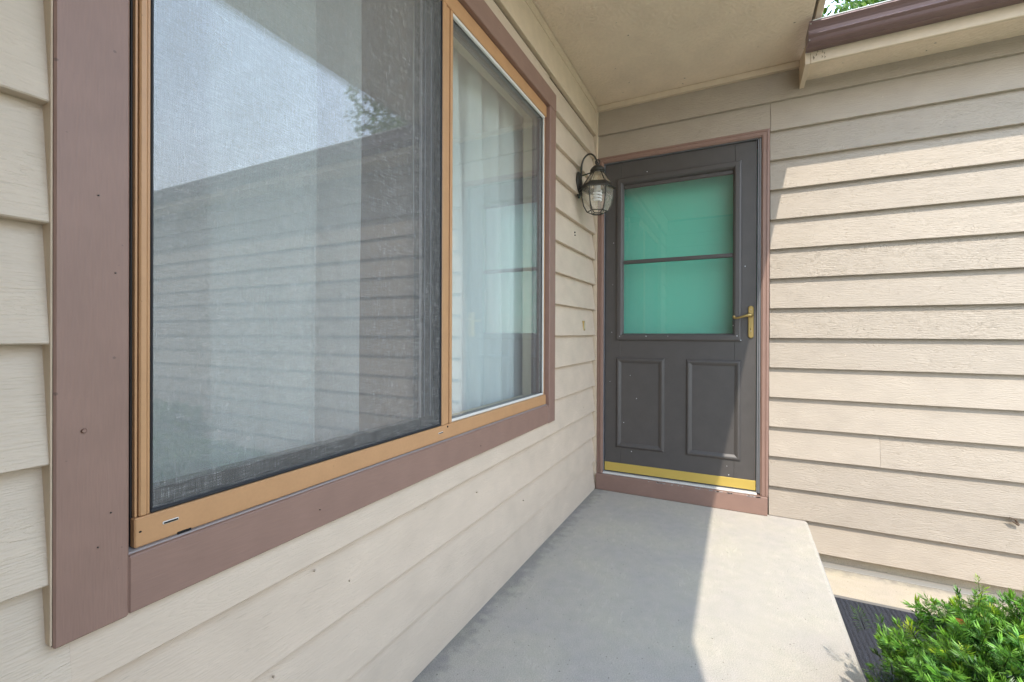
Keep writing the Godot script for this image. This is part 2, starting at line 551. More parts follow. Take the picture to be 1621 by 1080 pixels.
# ---------------------------------------------------------------- window
func window() -> void:
	var t := thing("sliding_window", "large sliding window with brown casing and orange-tan frame, screen over its left half", "window")
	# casing boards
	var c := put("casing_board", box(Vector3(-0.015, 0.569, 2.552), Vector3(0.02, 2.32, 2.637), 0.0025, 1), M.trim, t)
	put("casing_board", box(Vector3(-0.015, 0.57, 0.845), Vector3(0.018, 0.6585, 2.5515), 0.0025, 2), M.trim, t)
	put("casing_board", box(Vector3(-0.015, 0.568, 0.765), Vector3(0.0195, 2.1265, 0.8445), 0.0025, 1), M.trim, t)
	put("casing_board", box(Vector3(-0.015, 2.127, 0.764), Vector3(0.0205, 2.2135, 2.5515), 0.0025, 2), M.trim, t)
	nail(c, Vector3(0.02, 0.862, 2.606), Vector3(1, 0, 0), 0.0036, M.trim)
	for p in [Vector3(0.02, 0.735, 2.575), Vector3(0.02, 1.09, 2.57), Vector3(0.02, 1.2, 2.59), Vector3(0.02, 0.69, 2.59), Vector3(0.0185, 0.61, 2.2), Vector3(0.0185, 0.6, 1.5)]:
		nail(c, p, Vector3(1, 0, 0), 0.0011, M.bronze)
	var cs := put("caulk_strip", box(Vector3(-0.013, 0.574, 2.6372), Vector3(0.0165, 2.32, 2.6395), 0.001, 1), M.frieze, t)
	cs.set_meta("label", "tan painted edge of the casing")
	# main frame
	var fr := put("frame", ArrayMesh.new(), M.frame, t)
	var st := mb()
	bx(st, Vector3(-0.0125, 0.661, 0.846), Vector3(0.002, 0.708, 2.5375), 0.002, 2)      # sill rail
	bx(st, Vector3(-0.0125, 0.7085, 2.5315), Vector3(-0.004, 2.12, 2.5352), 0.0008, 1)     # left jamb strip
	bx(st, Vector3(-0.0125, 0.7085, 2.5195), Vector3(0.0005, 2.07, 2.5305), 0.002, 1)      # left stile
	bx(st, Vector3(-0.0125, 0.7085, 2.5145), Vector3(-0.003, 2.07, 2.519), 0.001, 1)
	bx(st, Vector3(-0.0125, 2.0705, 0.846), Vector3(0.001, 2.1255, 2.5378), 0.002, 2)      # head rail
	bx(st, Vector3(-0.0125, 0.7085, 1.693), Vector3(0.001, 2.07, 1.7135), 0.002, 1)        # meeting stile
	bx(st, Vector3(-0.0125, 0.7085, 1.672), Vector3(-0.003, 2.07, 1.690), 0.0015, 1)
	bx(st, Vector3(-0.0125, 0.7085, 1.656), Vector3(0.0, 2.07, 1.670), 0.0015, 1)
	bx(st, Vector3(-0.0125, 0.7085, 0.846), Vector3(-0.006, 2.07, 0.861), 0.0015, 1)       # right jamb
	fr.mesh = st.commit()
	st = mb()
	bx(st, Vector3(-0.07, 0.661, 0.8465), Vector3(-0.013, 0.7075, 2.537))
	bx(st, Vector3(-0.07, 0.708, 2.5155), Vector3(-0.013, 2.0705, 2.537))
	bx(st, Vector3(-0.07, 2.071, 0.8465), Vector3(-0.013, 2.125, 2.537))
	bx(st, Vector3(-0.07, 0.708, 1.657), Vector3(-0.013, 2.0705, 1.7125))
	bx(st, Vector3(-0.07, 0.708, 0.8465), Vector3(-0.013, 2.0705, 0.8605))
	put("inner_frame", st.commit(), M.bronze, t)
	# drain slots and corner marks in the sill rail
	for z in [2.487, 1.722]:
		put("weep_slot", box(Vector3(0.0005, 0.685, z - 0.012), Vector3(0.0034, 0.690, z + 0.012), 0.001), M.bead, fr)
		put("weep_slot", box(Vector3(0.001, 0.6862, z - 0.0105), Vector3(0.0039, 0.6888, z + 0.0105)), M.dark, fr)
	put("weep_slot", box(Vector3(0.001, 0.6595, 2.456), Vector3(0.0035, 0.6645, 2.477)), M.dark, fr)
	put("screw_head", box(Vector3(0.0005, 0.684, 2.528), Vector3(0.0032, 0.687, 2.532), 0.001), M.dark, fr)
	nail(fr, Vector3(0.0015, 0.701, 1.684), Vector3(1, 0, 0), 0.0035, M.dark, "screw_head")
	nail(fr, Vector3(0.0005, 2.095, 1.69), Vector3(1, 0, 0), 0.0035, M.dark, "screw_head")
	put("caulk_line", box(Vector3(-0.06, 0.656, 0.8455), Vector3(0.0085, 0.6605, 2.552), 0.002, 2), M.caulk, t)
	# fixed right pane with its glazing bead
	var pane_r := put("pane", sheet(Vector3(-0.0145, 0.709, 0.8615), Vector3(-0.0145, 2.07, 1.6555), Vector3(1, 0, 0)), M.glass, t)
	pane_r.set_meta("label", "bare right pane")
	st = mb()
	bx(st, Vector3(-0.0125, 2.058, 0.862), Vector3(-0.0015, 2.0695, 1.6555), 0.002, 2)
	bx(st, Vector3(-0.0125, 0.72, 0.8615), Vector3(-0.004, 2.058, 0.866), 0.0015, 1)
	bx(st, Vector3(-0.0125, 0.7088, 0.862), Vector3(-0.004, 0.7185, 1.6555), 0.002, 2)
	put("glazing_bead", st.commit(), M.bead, pane_r)
	put("pane", sheet(Vector3(-0.0285, 0.709, 0.8615), Vector3(-0.0285, 2.07, 1.6555), Vector3(1, 0, 0)), M.glass, t)
	# sliding sash behind the screen
	st = mb()
	bx(st, Vector3(-0.055, 0.712, 1.722), Vector3(-0.026, 2.068, 1.790), 0.002, 1)
	bx(st, Vector3(-0.055, 0.712, 1.7905), Vector3(-0.024, 0.742, 2.514), 0.002, 2)
	bx(st, Vector3(-0.055, 2.036, 1.7905), Vector3(-0.024, 2.068, 2.514), 0.002, 2)
	var sash := put("sash", st.commit(), M.bronze, t)
	st = mb()
	for z in [1.7905, 1.772, 1.742]:
		bx(st, Vector3(-0.03, 0.745, z), Vector3(-0.0225, 2.035, z + (0.0035 if z > 1.78 else 0.002)), 0.0006, 1)
	put("sash_bead", st.commit(), M.alum, sash)
	put("pane", sheet(Vector3(-0.0365, 0.7425, 1.7945), Vector3(-0.0365, 2.0355, 2.514), Vector3(1, 0, 0)), M.glass, t)
	put("pane", sheet(Vector3(-0.0485, 0.7425, 1.7945), Vector3(-0.0485, 2.0355, 2.514), Vector3(1, 0, 0)), M.glass, t)
	put("pane", box(Vector3(-0.0205, 0.7425, 1.7945), Vector3(-0.0175, 2.0355, 2.514)), M.glass, t).set_meta("label", "outer storm pane")
	# insect screen and its spline
	st = mb()
	face(st, [Vector3(-0.006, 0.709, 1.714), Vector3(-0.006, 2.07, 1.714), Vector3(-0.006, 2.07, 2.5145), Vector3(-0.006, 0.709, 2.5145)], Vector3(1, 0, 0), 2)
	var sc := put("insect_screen", st.commit(), M.screen, t)
	st = mb()
	bx(st, Vector3(-0.012, 0.7085, 1.7137), Vector3(-0.0015, 0.7145, 2.5145), 0.0015, 2)
	bx(st, Vector3(-0.012, 0.7145, 2.5105), Vector3(-0.0015, 2.0695, 2.5145), 0.0015, 1)
	bx(st, Vector3(-0.012, 0.7145, 1.7137), Vector3(-0.0015, 2.0695, 1.7175), 0.0015, 1)
	put("spline", st.commit(), M.rubber, sc)
	# inside lining of the opening
	st = mb()
	bx(st, Vector3(-0.121, 2.092, 0.846), Vector3(-0.071, 2.147, 2.54), 0.0, 2)
	bx(st, Vector3(-0.121, 0.656, 0.846), Vector3(-0.071, 0.700, 2.54), 0.0, 2)
	bx(st, Vector3(-0.121, 0.700, 0.842), Vector3(-0.071, 2.092, 0.856), 0.0, 1)
	bx(st, Vector3(-0.121, 0.700, 2.526), Vector3(-0.071, 2.092, 2.541), 0.0, 1)
	put("lining", st.commit(), M.cream, t)

func curtain(label: String, plan: Array) -> void:
	# plan: (z, x) of the cloth seen from above, doubling back where it is gathered
	var fine := []
	for k in plan.size() - 1:
		var p0: Vector2 = plan[maxi(k - 1, 0)]
		var p1: Vector2 = plan[k]
		var p2: Vector2 = plan[k + 1]
		var p3: Vector2 = plan[mini(k + 2, plan.size() - 1)]
		for i in 7:
			fine.append([p1.cubic_interpolate(p2, p0, p3, i / 7.0), k])
	fine.append([plan[-1], plan.size() - 1])
	var rows := 22
	var pts := []
	for f in fine:
		var q: Vector2 = f[0]
		var k: int = f[1]
		var row := []
		for j in rows + 1:
			var v := float(j) / rows
			var open := 0.4 + 0.6 * smoothstep(0.0, 0.5, v)
			var sway := 0.016 * sin(k * 2.1) * v * v
			row.append(Vector3(-0.165 + (q.y + 0.165 + 0.005 * sin(q.x * 95.0) + 0.004 * sin(q.x * 41.0 + v)) * open, lerpf(2.2, 0.35, v), q.x + sway + 0.004 * sin(v * 7.0 + k)))
		pts.append(row)
	var st := mb()
	for i in pts.size() - 1:
		for j in rows:
			for q in [[0, 0], [1, 0], [1, 1], [0, 0], [1, 1], [0, 1]]:
				st.set_smooth_group(0)
				st.set_uv(Vector2((i + q[0]) * 0.02, float(j + q[1]) / rows * 3.0))
				st.add_vertex(pts[i + q[0]][j + q[1]])
	st.index()
	st.generate_normals()
	tag(put("sheer_curtain", st.commit(), M.curtain), label, "curtain", "sheer curtains inside the window")

func inside() -> void:
	# dark room behind the window
	var st := mb()
	var a := Vector3(-3.4, -0.3, -0.1)
	var b := Vector3(-0.121, 2.6, 4.2)
	bx(st, a - Vector3(0.1, 0.1, 0), Vector3(b.x, a.y, b.z))
	bx(st, Vector3(a.x - 0.1, b.y, a.z), Vector3(b.x, b.y + 0.1, b.z))
	bx(st, Vector3(a.x - 0.1, a.y, a.z), Vector3(a.x, b.y, b.z))
	bx(st, Vector3(a.x, a.y, b.z), Vector3(b.x, b.y, b.z + 0.1))
	setting("room_shell", st.commit(), M.room, "dim room behind the window")
	curtain("white sheer curtain behind the screened left half of the window", [Vector2(2.63, -0.15), Vector2(2.40, -0.165), Vector2(2.20, -0.145), Vector2(2.085, -0.135), Vector2(2.095, -0.175), Vector2(2.20, -0.19), Vector2(2.305, -0.195), Vector2(2.29, -0.22), Vector2(2.15, -0.225), Vector2(2.02, -0.20), Vector2(1.915, -0.14), Vector2(1.945, -0.20)])
	curtain("pale sheer curtain gathered behind the bare right pane", [Vector2(1.66, -0.16), Vector2(1.53, -0.17), Vector2(1.405, -0.135), Vector2(1.42, -0.18), Vector2(1.49, -0.20), Vector2(1.47, -0.22), Vector2(1.32, -0.19), Vector2(1.215, -0.135), Vector2(1.23, -0.18), Vector2(1.285, -0.20), Vector2(1.26, -0.22), Vector2(1.14, -0.18), Vector2(1.05, -0.135), Vector2(1.07, -0.19), Vector2(1.13, -0.21), Vector2(1.0, -0.19), Vector2(0.90, -0.14), Vector2(0.92, -0.19), Vector2(0.97, -0.21), Vector2(0.85, -0.18), Vector2(0.78, -0.15)])
	st = mb()
	tube(st, [Vector3(-0.165, 2.205, 0.55), Vector3(-0.165, 2.205, 2.75)], [0.009], 10)
	tag(put("curtain_rod", st.commit(), M.cream), "thin rod above the sheer curtains", "curtain rod")

# ---------------------------------------------------------------- doors
func doors() -> void:
	var f := thing("door_frame", "brown wooden door surround with a high threshold board", "door frame")
	var prof := [Vector2(0, -0.01), Vector2(0, 0.014), Vector2(0.004, 0.019), Vector2(0.012, 0.02), Vector2(0.015, 0.0165), Vector2(0.018, 0.0165), Vector2(0.021, 0.022), Vector2(0.033, 0.022), Vector2(0.036, 0.017), Vector2(0.040, 0.016), Vector2(0.040, -0.02)]
	var side := [[], []]
	for p in prof:
		side[0].append(p)
	# mitred moulding: left, head, right
	var st := mb()
	for i in prof.size() - 1:
		var a: Vector2 = prof[i]
		var b: Vector2 = prof[i + 1]
		var n2 := Vector2(-(b.y - a.y), b.x - a.x)
		var x0 := 0.0205
		var x1 := 1.0
		var y1 := 2.157
		face(st, [Vector3(x0 + a.x, 0.104, a.y), Vector3(x0 + b.x, 0.104, b.y), Vector3(x0 + b.x, y1 - b.x, b.y), Vector3(x0 + a.x, y1 - a.x, a.y)], Vector3(n2.x, 0, n2.y), 1)
		face(st, [Vector3(x1 - a.x, 0.104, a.y), Vector3(x1 - b.x, 0.104, b.y), Vector3(x1 - b.x, y1 - b.x, b.y), Vector3(x1 - a.x, y1 - a.x, a.y)], Vector3(-n2.x, 0, n2.y), 1)
		face(st, [Vector3(x0 + a.x, y1 - a.x, a.y), Vector3(x1 - a.x, y1 - a.x, a.y), Vector3(x1 - b.x, y1 - b.x, b.y), Vector3(x0 + b.x, y1 - b.x, b.y)], Vector3(0, -n2.x, n2.y), 0)
	put("brick_moulding", st.commit(), M.trim, f)
	put("threshold_board", box(Vector3(0.0205, 0.001, -0.06), Vector3(0.996, 0.1025, 0.036), 0.003), M.trim, f)
	put("sill_plate", box(Vector3(0.06, 0.103, -0.12), Vector3(0.944, 0.1115, 0.018), 0.002), M.bead, f)
	# worn paint on the threshold edge
	rng.seed = 77
	st = mb()
	for k in 26:
		var x := rng.randf_range(0.35, 0.95)
		var l := rng.randf_range(0.006, 0.03)
		bx(st, Vector3(x, 0.097 - rng.randf() * 0.003, 0.033), Vector3(x + l, 0.1015, 0.0366), 0.0004)
	put("paint_chips", st.commit(), M.caulk, f)
	# aluminium bar on both sides and the top
	st = mb()
	bx(st, Vector3(0.0607, 0.112, -0.045), Vector3(0.0632, 2.118, 0.004), 0.0008, 1)
	bx(st, Vector3(0.9415, 0.112, -0.045), Vector3(0.9595, 2.118, -0.004), 0.001, 1)
	bx(st, Vector3(0.9505, 0.112, -0.0035), Vector3(0.9595, 2.118, 0.006), 0.001, 1)
	bx(st, Vector3(0.0635, 2.114, -0.045), Vector3(0.941, 2.118, 0.004), 0.0008)
	put("storm_frame", st.commit(), M.alum, f)
	# jamb reveal
	st = mb()
	bx(st, Vector3(0.012, 0.06, -0.199), Vector3(0.0600, 2.117, -0.021))
	bx(st, Vector3(0.9600, 0.06, -0.199), Vector3(0.99, 2.117, -0.021))
	bx(st, Vector3(0.06, 2.1175, -0.199), Vector3(0.96, 2.16, -0.15))
	bx(st, Vector3(0.06, 0.06, -0.199), Vector3(0.96, 0.111, -0.1205))
	put("jamb", st.commit(), M.trim, f)

	var d := thing("storm_door", "dark grey storm door with glazed upper half and two moulded lower panels", "door")
	var zf := -0.012
	var zb := -0.046
	st = mb()
	bx(st, Vector3(0.066, 0.116, zb), Vector3(0.17, 2.112, zf), 0.002, 1)
	bx(st, Vector3(0.826, 0.116, zb), Vector3(0.9385, 2.112, zf), 0.002, 1)
	bx(st, Vector3(0.17, 1.975, zb), Vector3(0.826, 2.112, zf), 0.0)
	bx(st, Vector3(0.17, 0.116, zb), Vector3(0.826, 1.005, zf), 0.0)
	put("door_slab", st.commit(), M.door, d)
	st = mb()
	ring(st, 0.139, 0.861, 0.968, 2.013, zf, [Vector2(0, 0), Vector2(0.003, 0.009), Vector2(0.010, 0.013), Vector2(0.030, 0.013), Vector2(0.036, 0.010), Vector2(0.0445, -0.004), Vector2(0.0455, -0.022)])
	put("glass_moulding", st.commit(), M.door, d)
	for x in [[0.139, 0.440], [0.564, 0.863]]:
		st = mb()
		ring(st, x[0], x[1], 0.277, 0.859, zf, [Vector2(0, 0), Vector2(0.009, 0.010), Vector2(0.015, 0.0115), Vector2(0.021, 0.010), Vector2(0.034, 0.002), Vector2(0.035, 0.0005)])
		face(st, [Vector3(x[0] + 0.035, 0.312, zf + 0.0005), Vector3(x[1] - 0.035, 0.312, zf + 0.0005), Vector3(x[1] - 0.035, 0.824, zf + 0.0005), Vector3(x[0] + 0.035, 0.824, zf + 0.0005)], Vector3(0, 0, 1), 1)
		put("moulded_panel", st.commit(), M.door, d)
	put("meeting_rail", box(Vector3(0.184, 1.459, -0.04), Vector3(0.817, 1.482, -0.014), 0.003), M.door, d)
	put("upper_rail", box(Vector3(0.184, 1.945, -0.04), Vector3(0.817, 1.9685, -0.022), 0.003), M.door, d)
	for y in [[1.012, 1.459, -0.033], [1.482, 1.945, -0.028]]:
		put("pane", sheet(Vector3(0.184, y[0], y[2]), Vector3(0.817, y[1], y[2]), Vector3(0, 0, 1)), M.glass, d)
	var sw := put("sweep", box(Vector3(0.0665, 0.1215, zf + 0.0003), Vector3(0.938, 0.176, zf + 0.0028), 0.001), M.brass, d)
	sw.set_meta("label", "yellow brass strip along the door bottom")
	# handle: long plate with a curled lever
	st = mb()
	var plate := []
	for k in 12:
		var an := PI * k / 12.0
		plate.append(Vector2(0.9105 + 0.0145 * cos(an), 1.158 + 0.0145 * sin(an)))
	for k in 13:
		var an := PI + PI * k / 12.0
		plate.append(Vector2(0.9105 + 0.0145 * cos(an), 1.001 + 0.0145 * sin(an)))
	var ctr := Vector3(0.9105, 1.08, 0)
	var inner := []
	for p in plate:
		inner.append(Vector2(0.9105, p.y) + Vector2((p.x - 0.9105) * 0.8, -0.003 * signf(p.y - 1.08)))
	for k in plate.size():
		var l := (k + 1) % plate.size()
		var p: Vector2 = plate[k]
		var q: Vector2 = plate[l]
		var pi: Vector2 = inner[k]
		var qi: Vector2 = inner[l]
		var o := Vector3(p.x + q.x, p.y + q.y, 0) / 2.0 - ctr
		o.y *= 0.2
		face(st, [Vector3(p.x, p.y, zf), Vector3(q.x, q.y, zf), Vector3(q.x, q.y, zf + 0.007), Vector3(p.x, p.y, zf + 0.007)], o)
		face(st, [Vector3(p.x, p.y, zf + 0.007), Vector3(q.x, q.y, zf + 0.007), Vector3(qi.x, qi.y, zf + 0.010), Vector3(pi.x, pi.y, zf + 0.010)], o * 0.3 + Vector3(0, 0, 1))
		face(st, [Vector3(pi.x, pi.y, zf + 0.010), Vector3(qi.x, qi.y, zf + 0.010), Vector3(0.9105, 1.08, zf + 0.010)], Vector3(0, 0, 1))
	var hd := put("handle", st.commit(), M.antique, d)
	st = mb()
	tube(st, [Vector3(0.9105, 1.117, zf + 0.008), Vector3(0.9105, 1.117, 0.018), Vector3(0.9105, 1.1175, 0.034), Vector3(0.904, 1.118, 0.041), Vector3(0.892, 1.116, 0.043), Vector3(0.872, 1.110, 0.043), Vector3(0.852, 1.104, 0.043), Vector3(0.838, 1.101, 0.041), Vector3(0.829, 1.102, 0.037), Vector3(0.824, 1.107, 0.033)], [0.0115, 0.0105, 0.0105, 0.0102, 0.009, 0.0068, 0.006, 0.0062, 0.007, 0.0075], 12)
	lathe(st, [Vector2(0, -0.0085), Vector2(0.006, -0.006), Vector2(0.0085, 0), Vector2(0.006, 0.006), Vector2(0, 0.0085)], Vector3(0.824, 1.109, 0.034), 12)
	put("lever", st.commit(), M.antique, hd)
	put("lock_cylinder", box(Vector3(0.9075, 1.035, zf + 0.009), Vector3(0.9105, 1.043, zf + 0.0112), 0.0005), M.dark, hd)
	for y in [1.028, 1.15]:
		nail(hd, Vector3(0.9105, y, zf + 0.0095), Vector3(0, 0, 1), 0.0026, M.screw, "screw_head")
	# white paint flecks and screws
	rng.seed = 5
	st = mb()
	for p in [[0.164, 0.995], [0.33, 0.996], [0.46, 0.997], [0.86, 0.975], [0.84, 1.0], [0.82, 1.06], [0.33, 2.03], [0.115, 1.33], [0.27, 0.6], [0.19, 0.44], [0.24, 0.26], [0.10, 0.7], [0.79, 0.24], [0.80, 0.19], [0.58, 0.30], [0.23, 0.745], [0.11, 1.02], [0.88, 1.4], [0.25, 0.285], [0.6, 0.84], [0.12, 1.6]]:
		var r := rng.randf_range(0.0014, 0.003)
		var zz: float = zf + (0.0135 if p[0] < 0.861 and p[0] > 0.139 and p[1] > 0.968 and p[1] < 2.013 else 0.0002)
		tube(st, [Vector3(p[0], p[1], zz - 0.012), Vector3(p[0], p[1], zz + 0.0008)], [r], 6)
	put("paint_flecks", st.commit(), M.white, d)
	# green door a hand's breadth behind
	var g := thing("entry_door", "green painted entry door seen through the storm door glass", "door")
	put("door_slab", box(Vector3(0.0602, 0.112, -0.199), Vector3(0.9598, 2.117, -0.165), 0.002, 1), M.entry, g)
	put("door_edge", box(Vector3(0.0, 0.0, -0.24), Vector3(1.0, 2.2, -0.1995), 0.0, 1), M.core, g)

func lantern() -> void:
	var c := Vector3(0.118, 0, 0.36)
	var t := thing("wall_lantern", "dark bronze carriage lantern with clear glass on a curled arm beside the door", "lantern")
	var st := mb()
	# back plate: long oval dish on the wall
	var pl := []
	for k in 24:
		var an := TAU * k / 24.0
		pl.append(Vector2(0.047 * cos(an) * (1.0 - 0.12 * absf(sin(an))), 0.078 * sin(an)))
	var lev := [[0.002, 1.0], [0.010, 1.0], [0.016, 0.82], [0.020, 0.6], [0.021, 0.0]]
	for i in 4:
		for k in 24:
			var p: Vector2 = pl[k]
			var q: Vector2 = pl[(k + 1) % 24]
			var x0: float = lev[i][0]
			var x1: float = lev[i + 1][0]
			var s0: float = lev[i][1]
			var s1: float = lev[i + 1][1]
			face(st, [Vector3(x0, 1.882 + p.y * s0, 0.36 + p.x * s0), Vector3(x0, 1.882 + q.y * s0, 0.36 + q.x * s0), Vector3(x1, 1.882 + q.y * s1, 0.36 + q.x * s1), Vector3(x1, 1.882 + p.y * s1, 0.36 + p.x * s1)], Vector3(0.4, (p.y + q.y) * 5.0, (p.x + q.x) * 5.0))
	put("back_plate", st.commit(), M.iron, t)
	st = mb()
	var arm := []
	for k in 17:
		var an := PI - PI * 0.97 * k / 16.0
		arm.append(Vector3(0.069 + 0.047 * cos(an), 1.975 + 0.078 * sin(an), 0.36))
	arm.push_front(Vector3(0.020, 1.935, 0.36))
	arm.push_front(Vector3(0.016, 1.905, 0.36))
	tube(st, arm, [0.007, 0.0062, 0.0058, 0.0055, 0.005, 0.005, 0.005, 0.005, 0.005, 0.005, 0.005, 0.005, 0.005, 0.005, 0.005, 0.005, 0.005, 0.005, 0.005], 10)
	tube(st, [Vector3(0.020, 1.933, 0.36), Vector3(0.082, 1.943, 0.36)], [0.004], 8)
	var loop := []
	for k in 15:
		var an := TAU * k / 14.0 * 0.9
		loop.append(Vector3(0.118 + 0.013 * sin(an), 1.998 - 0.013 * cos(an), 0.36))
	tube(st, loop, [0.0035], 8)
	put("arm", st.commit(), M.iron, t)
	st = mb()
	lathe(st, [Vector2(0, 2.0), Vector2(0.0045, 1.999), Vector2(0.005, 1.988), Vector2(0.010, 1.984), Vector2(0.010, 1.980), Vector2(0.024, 1.974), Vector2(0.036, 1.963), Vector2(0.042, 1.951), Vector2(0.042, 1.946), Vector2(0.036, 1.941), Vector2(0.034, 1.934), Vector2(0.0, 1.934)], c, 24)
	put("cap", st.commit(), M.iron, t)
	var turn := deg_to_rad(74.0) + PI / 6.0
	# roof: six amber panes with ribs
	st = mb()
	lathe(st, [Vector2(0.082, 1.868), Vector2(0.034, 1.937)], c, 6, turn, false)
	put("roof_glass", st.commit(), M.amber_glass, t)
	st = mb()
	for k in 6:
		var d := Vector3(cos(turn + TAU * k / 6), 0, sin(turn + TAU * k / 6))
		tube(st, [c + d * 0.084 + Vector3.UP * 1.866, c + d * 0.035 + Vector3.UP * 1.938], [0.003], 6)
	lathe(st, [Vector2(0.083, 1.872), Vector2(0.106, 1.845), Vector2(0.106, 1.840), Vector2(0.090, 1.840), Vector2(0.080, 1.866)], c, 6, turn, false)
	put("hood", st.commit(), M.iron, t)
	var gp := [Vector2(0.088, 1.842), Vector2(0.088, 1.80), Vector2(0.078, 1.75), Vector2(0.058, 1.712)]
	st = mb()
	lathe(st, gp, c, 6, turn, false)
	put("glass", st.commit(), M.lamp_glass, t)
	st = mb()
	for k in 6:
		var d := Vector3(cos(turn + TAU * k / 6), 0, sin(turn + TAU * k / 6))
		var e := Vector3(cos(turn + TAU * (k + 1) / 6), 0, sin(turn + TAU * (k + 1) / 6))
		var pts := []
		for p in gp:
			pts.append(c + d * (p.x + 0.001) + Vector3.UP * p.y)
		tube(st, pts, [0.0032], 6)
		tube(st, [c + d * 0.058 + Vector3.UP * 1.712, c + e * 0.058 + Vector3.UP * 1.712], [0.0028], 6)
		tube(st, [c + d * 0.058 + Vector3.UP * 1.711, c + d * 0.030 + Vector3.UP * 1.700], [0.0026], 6)
		tube(st, [c + d * 0.030 + Vector3.UP * 1.700, c + e * 0.030 + Vector3.UP * 1.700], [0.0026], 6)
	put("cage", st.commit(), M.iron, t)
	st = mb()
	lathe(st, [Vector2(0.058, 1.711), Vector2(0.030, 1.700)], c, 6, turn, false)
	put("base_glass", st.commit(), M.lamp_glass, t)
	# spiral bulb
	st = mb()
	var sp := []
	for k in 61:
		var an := TAU * 3.0 * k / 60.0
		sp.append(c + Vector3(0.021 * cos(an), 1.775 + 0.055 * k / 60.0, 0.021 * sin(an)))
	tube(st, sp, [0.0065], 8)
	lathe(st, [Vector2(0, 1.865), Vector2(0.018, 1.862), Vector2(0.02, 1.835), Vector2(0.012, 1.832), Vector2(0, 1.832)], c, 16)
	put("bulb", st.commit(), M.white, t)

func bell() -> void:
	var t := thing("doorbell", "small worn brass doorbell plate on the siding left of the door", "doorbell")
	var st := mb()
	bx(st, Vector3(-0.004, 1.027, 0.238), Vector3(0.010, 1.088, 0.268), 0.002, 1)
	put("plate", st.commit(), M.antique, t)
	put("button", box(Vector3(0.009, 1.038, 0.245), Vector3(0.0135, 1.078, 0.261), 0.002, 1), M.cream, t)

# ---------------------------------------------------------------- roof, eaves
func porch() -> void:
	var t := thing("porch_roof", "flat tan porch ceiling with its edge board, roofed above", "roof")
	put("ceiling_panel", box(Vector3(-0.1, 2.5, -0.01), Vector3(1.152, 2.515, 3.215)), M.ceiling, t)
	put("edge_board", box(Vector3(1.163, 2.497, 0.30), Vector3(1.191, 2.66, 3.215), 0.002, 2), M.frieze, t)
	put("ledger", box(Vector3(-0.1, 2.56, 0.0), Vector3(1.1625, 2.66, 3.2)), M.core, t)
	var st := mb()
	prism(st, [Vector2(1.21, 2.661), Vector2(1.21, 2.675), Vector2(-3.6, 3.9), Vector2(-3.6, 3.0), Vector2(-0.2, 2.661)], "z", -0.2, 3.27)
	put("roof_deck", st.commit(), M.shingle, t)
	# the wing that closes the porch behind the viewpoint
	t = thing("rear_wall", "tan lap-sided wall closing the porch opposite the door, mirrored in the door glass", "wall")
	for k in 16:
		var y := 2.305 - 0.1645 * k
		var o := put("siding_board", board("x", -1.188, -0.003, maxf(y, -0.15), minf(y + 0.1645, 2.4985)), M.siding, t, Vector3(0, 0, 3.2))
		o.rotation.y = PI
	put("corner_board", box(Vector3(1.1885, -0.2, 3.185), Vector3(1.207, 2.66, 3.30), 0.002, 1), M.frieze, t)
	put("sheathing", box(Vector3(-3.6, -0.35, 3.2155), Vector3(1.188, 2.9, 4.1)), M.core, t)

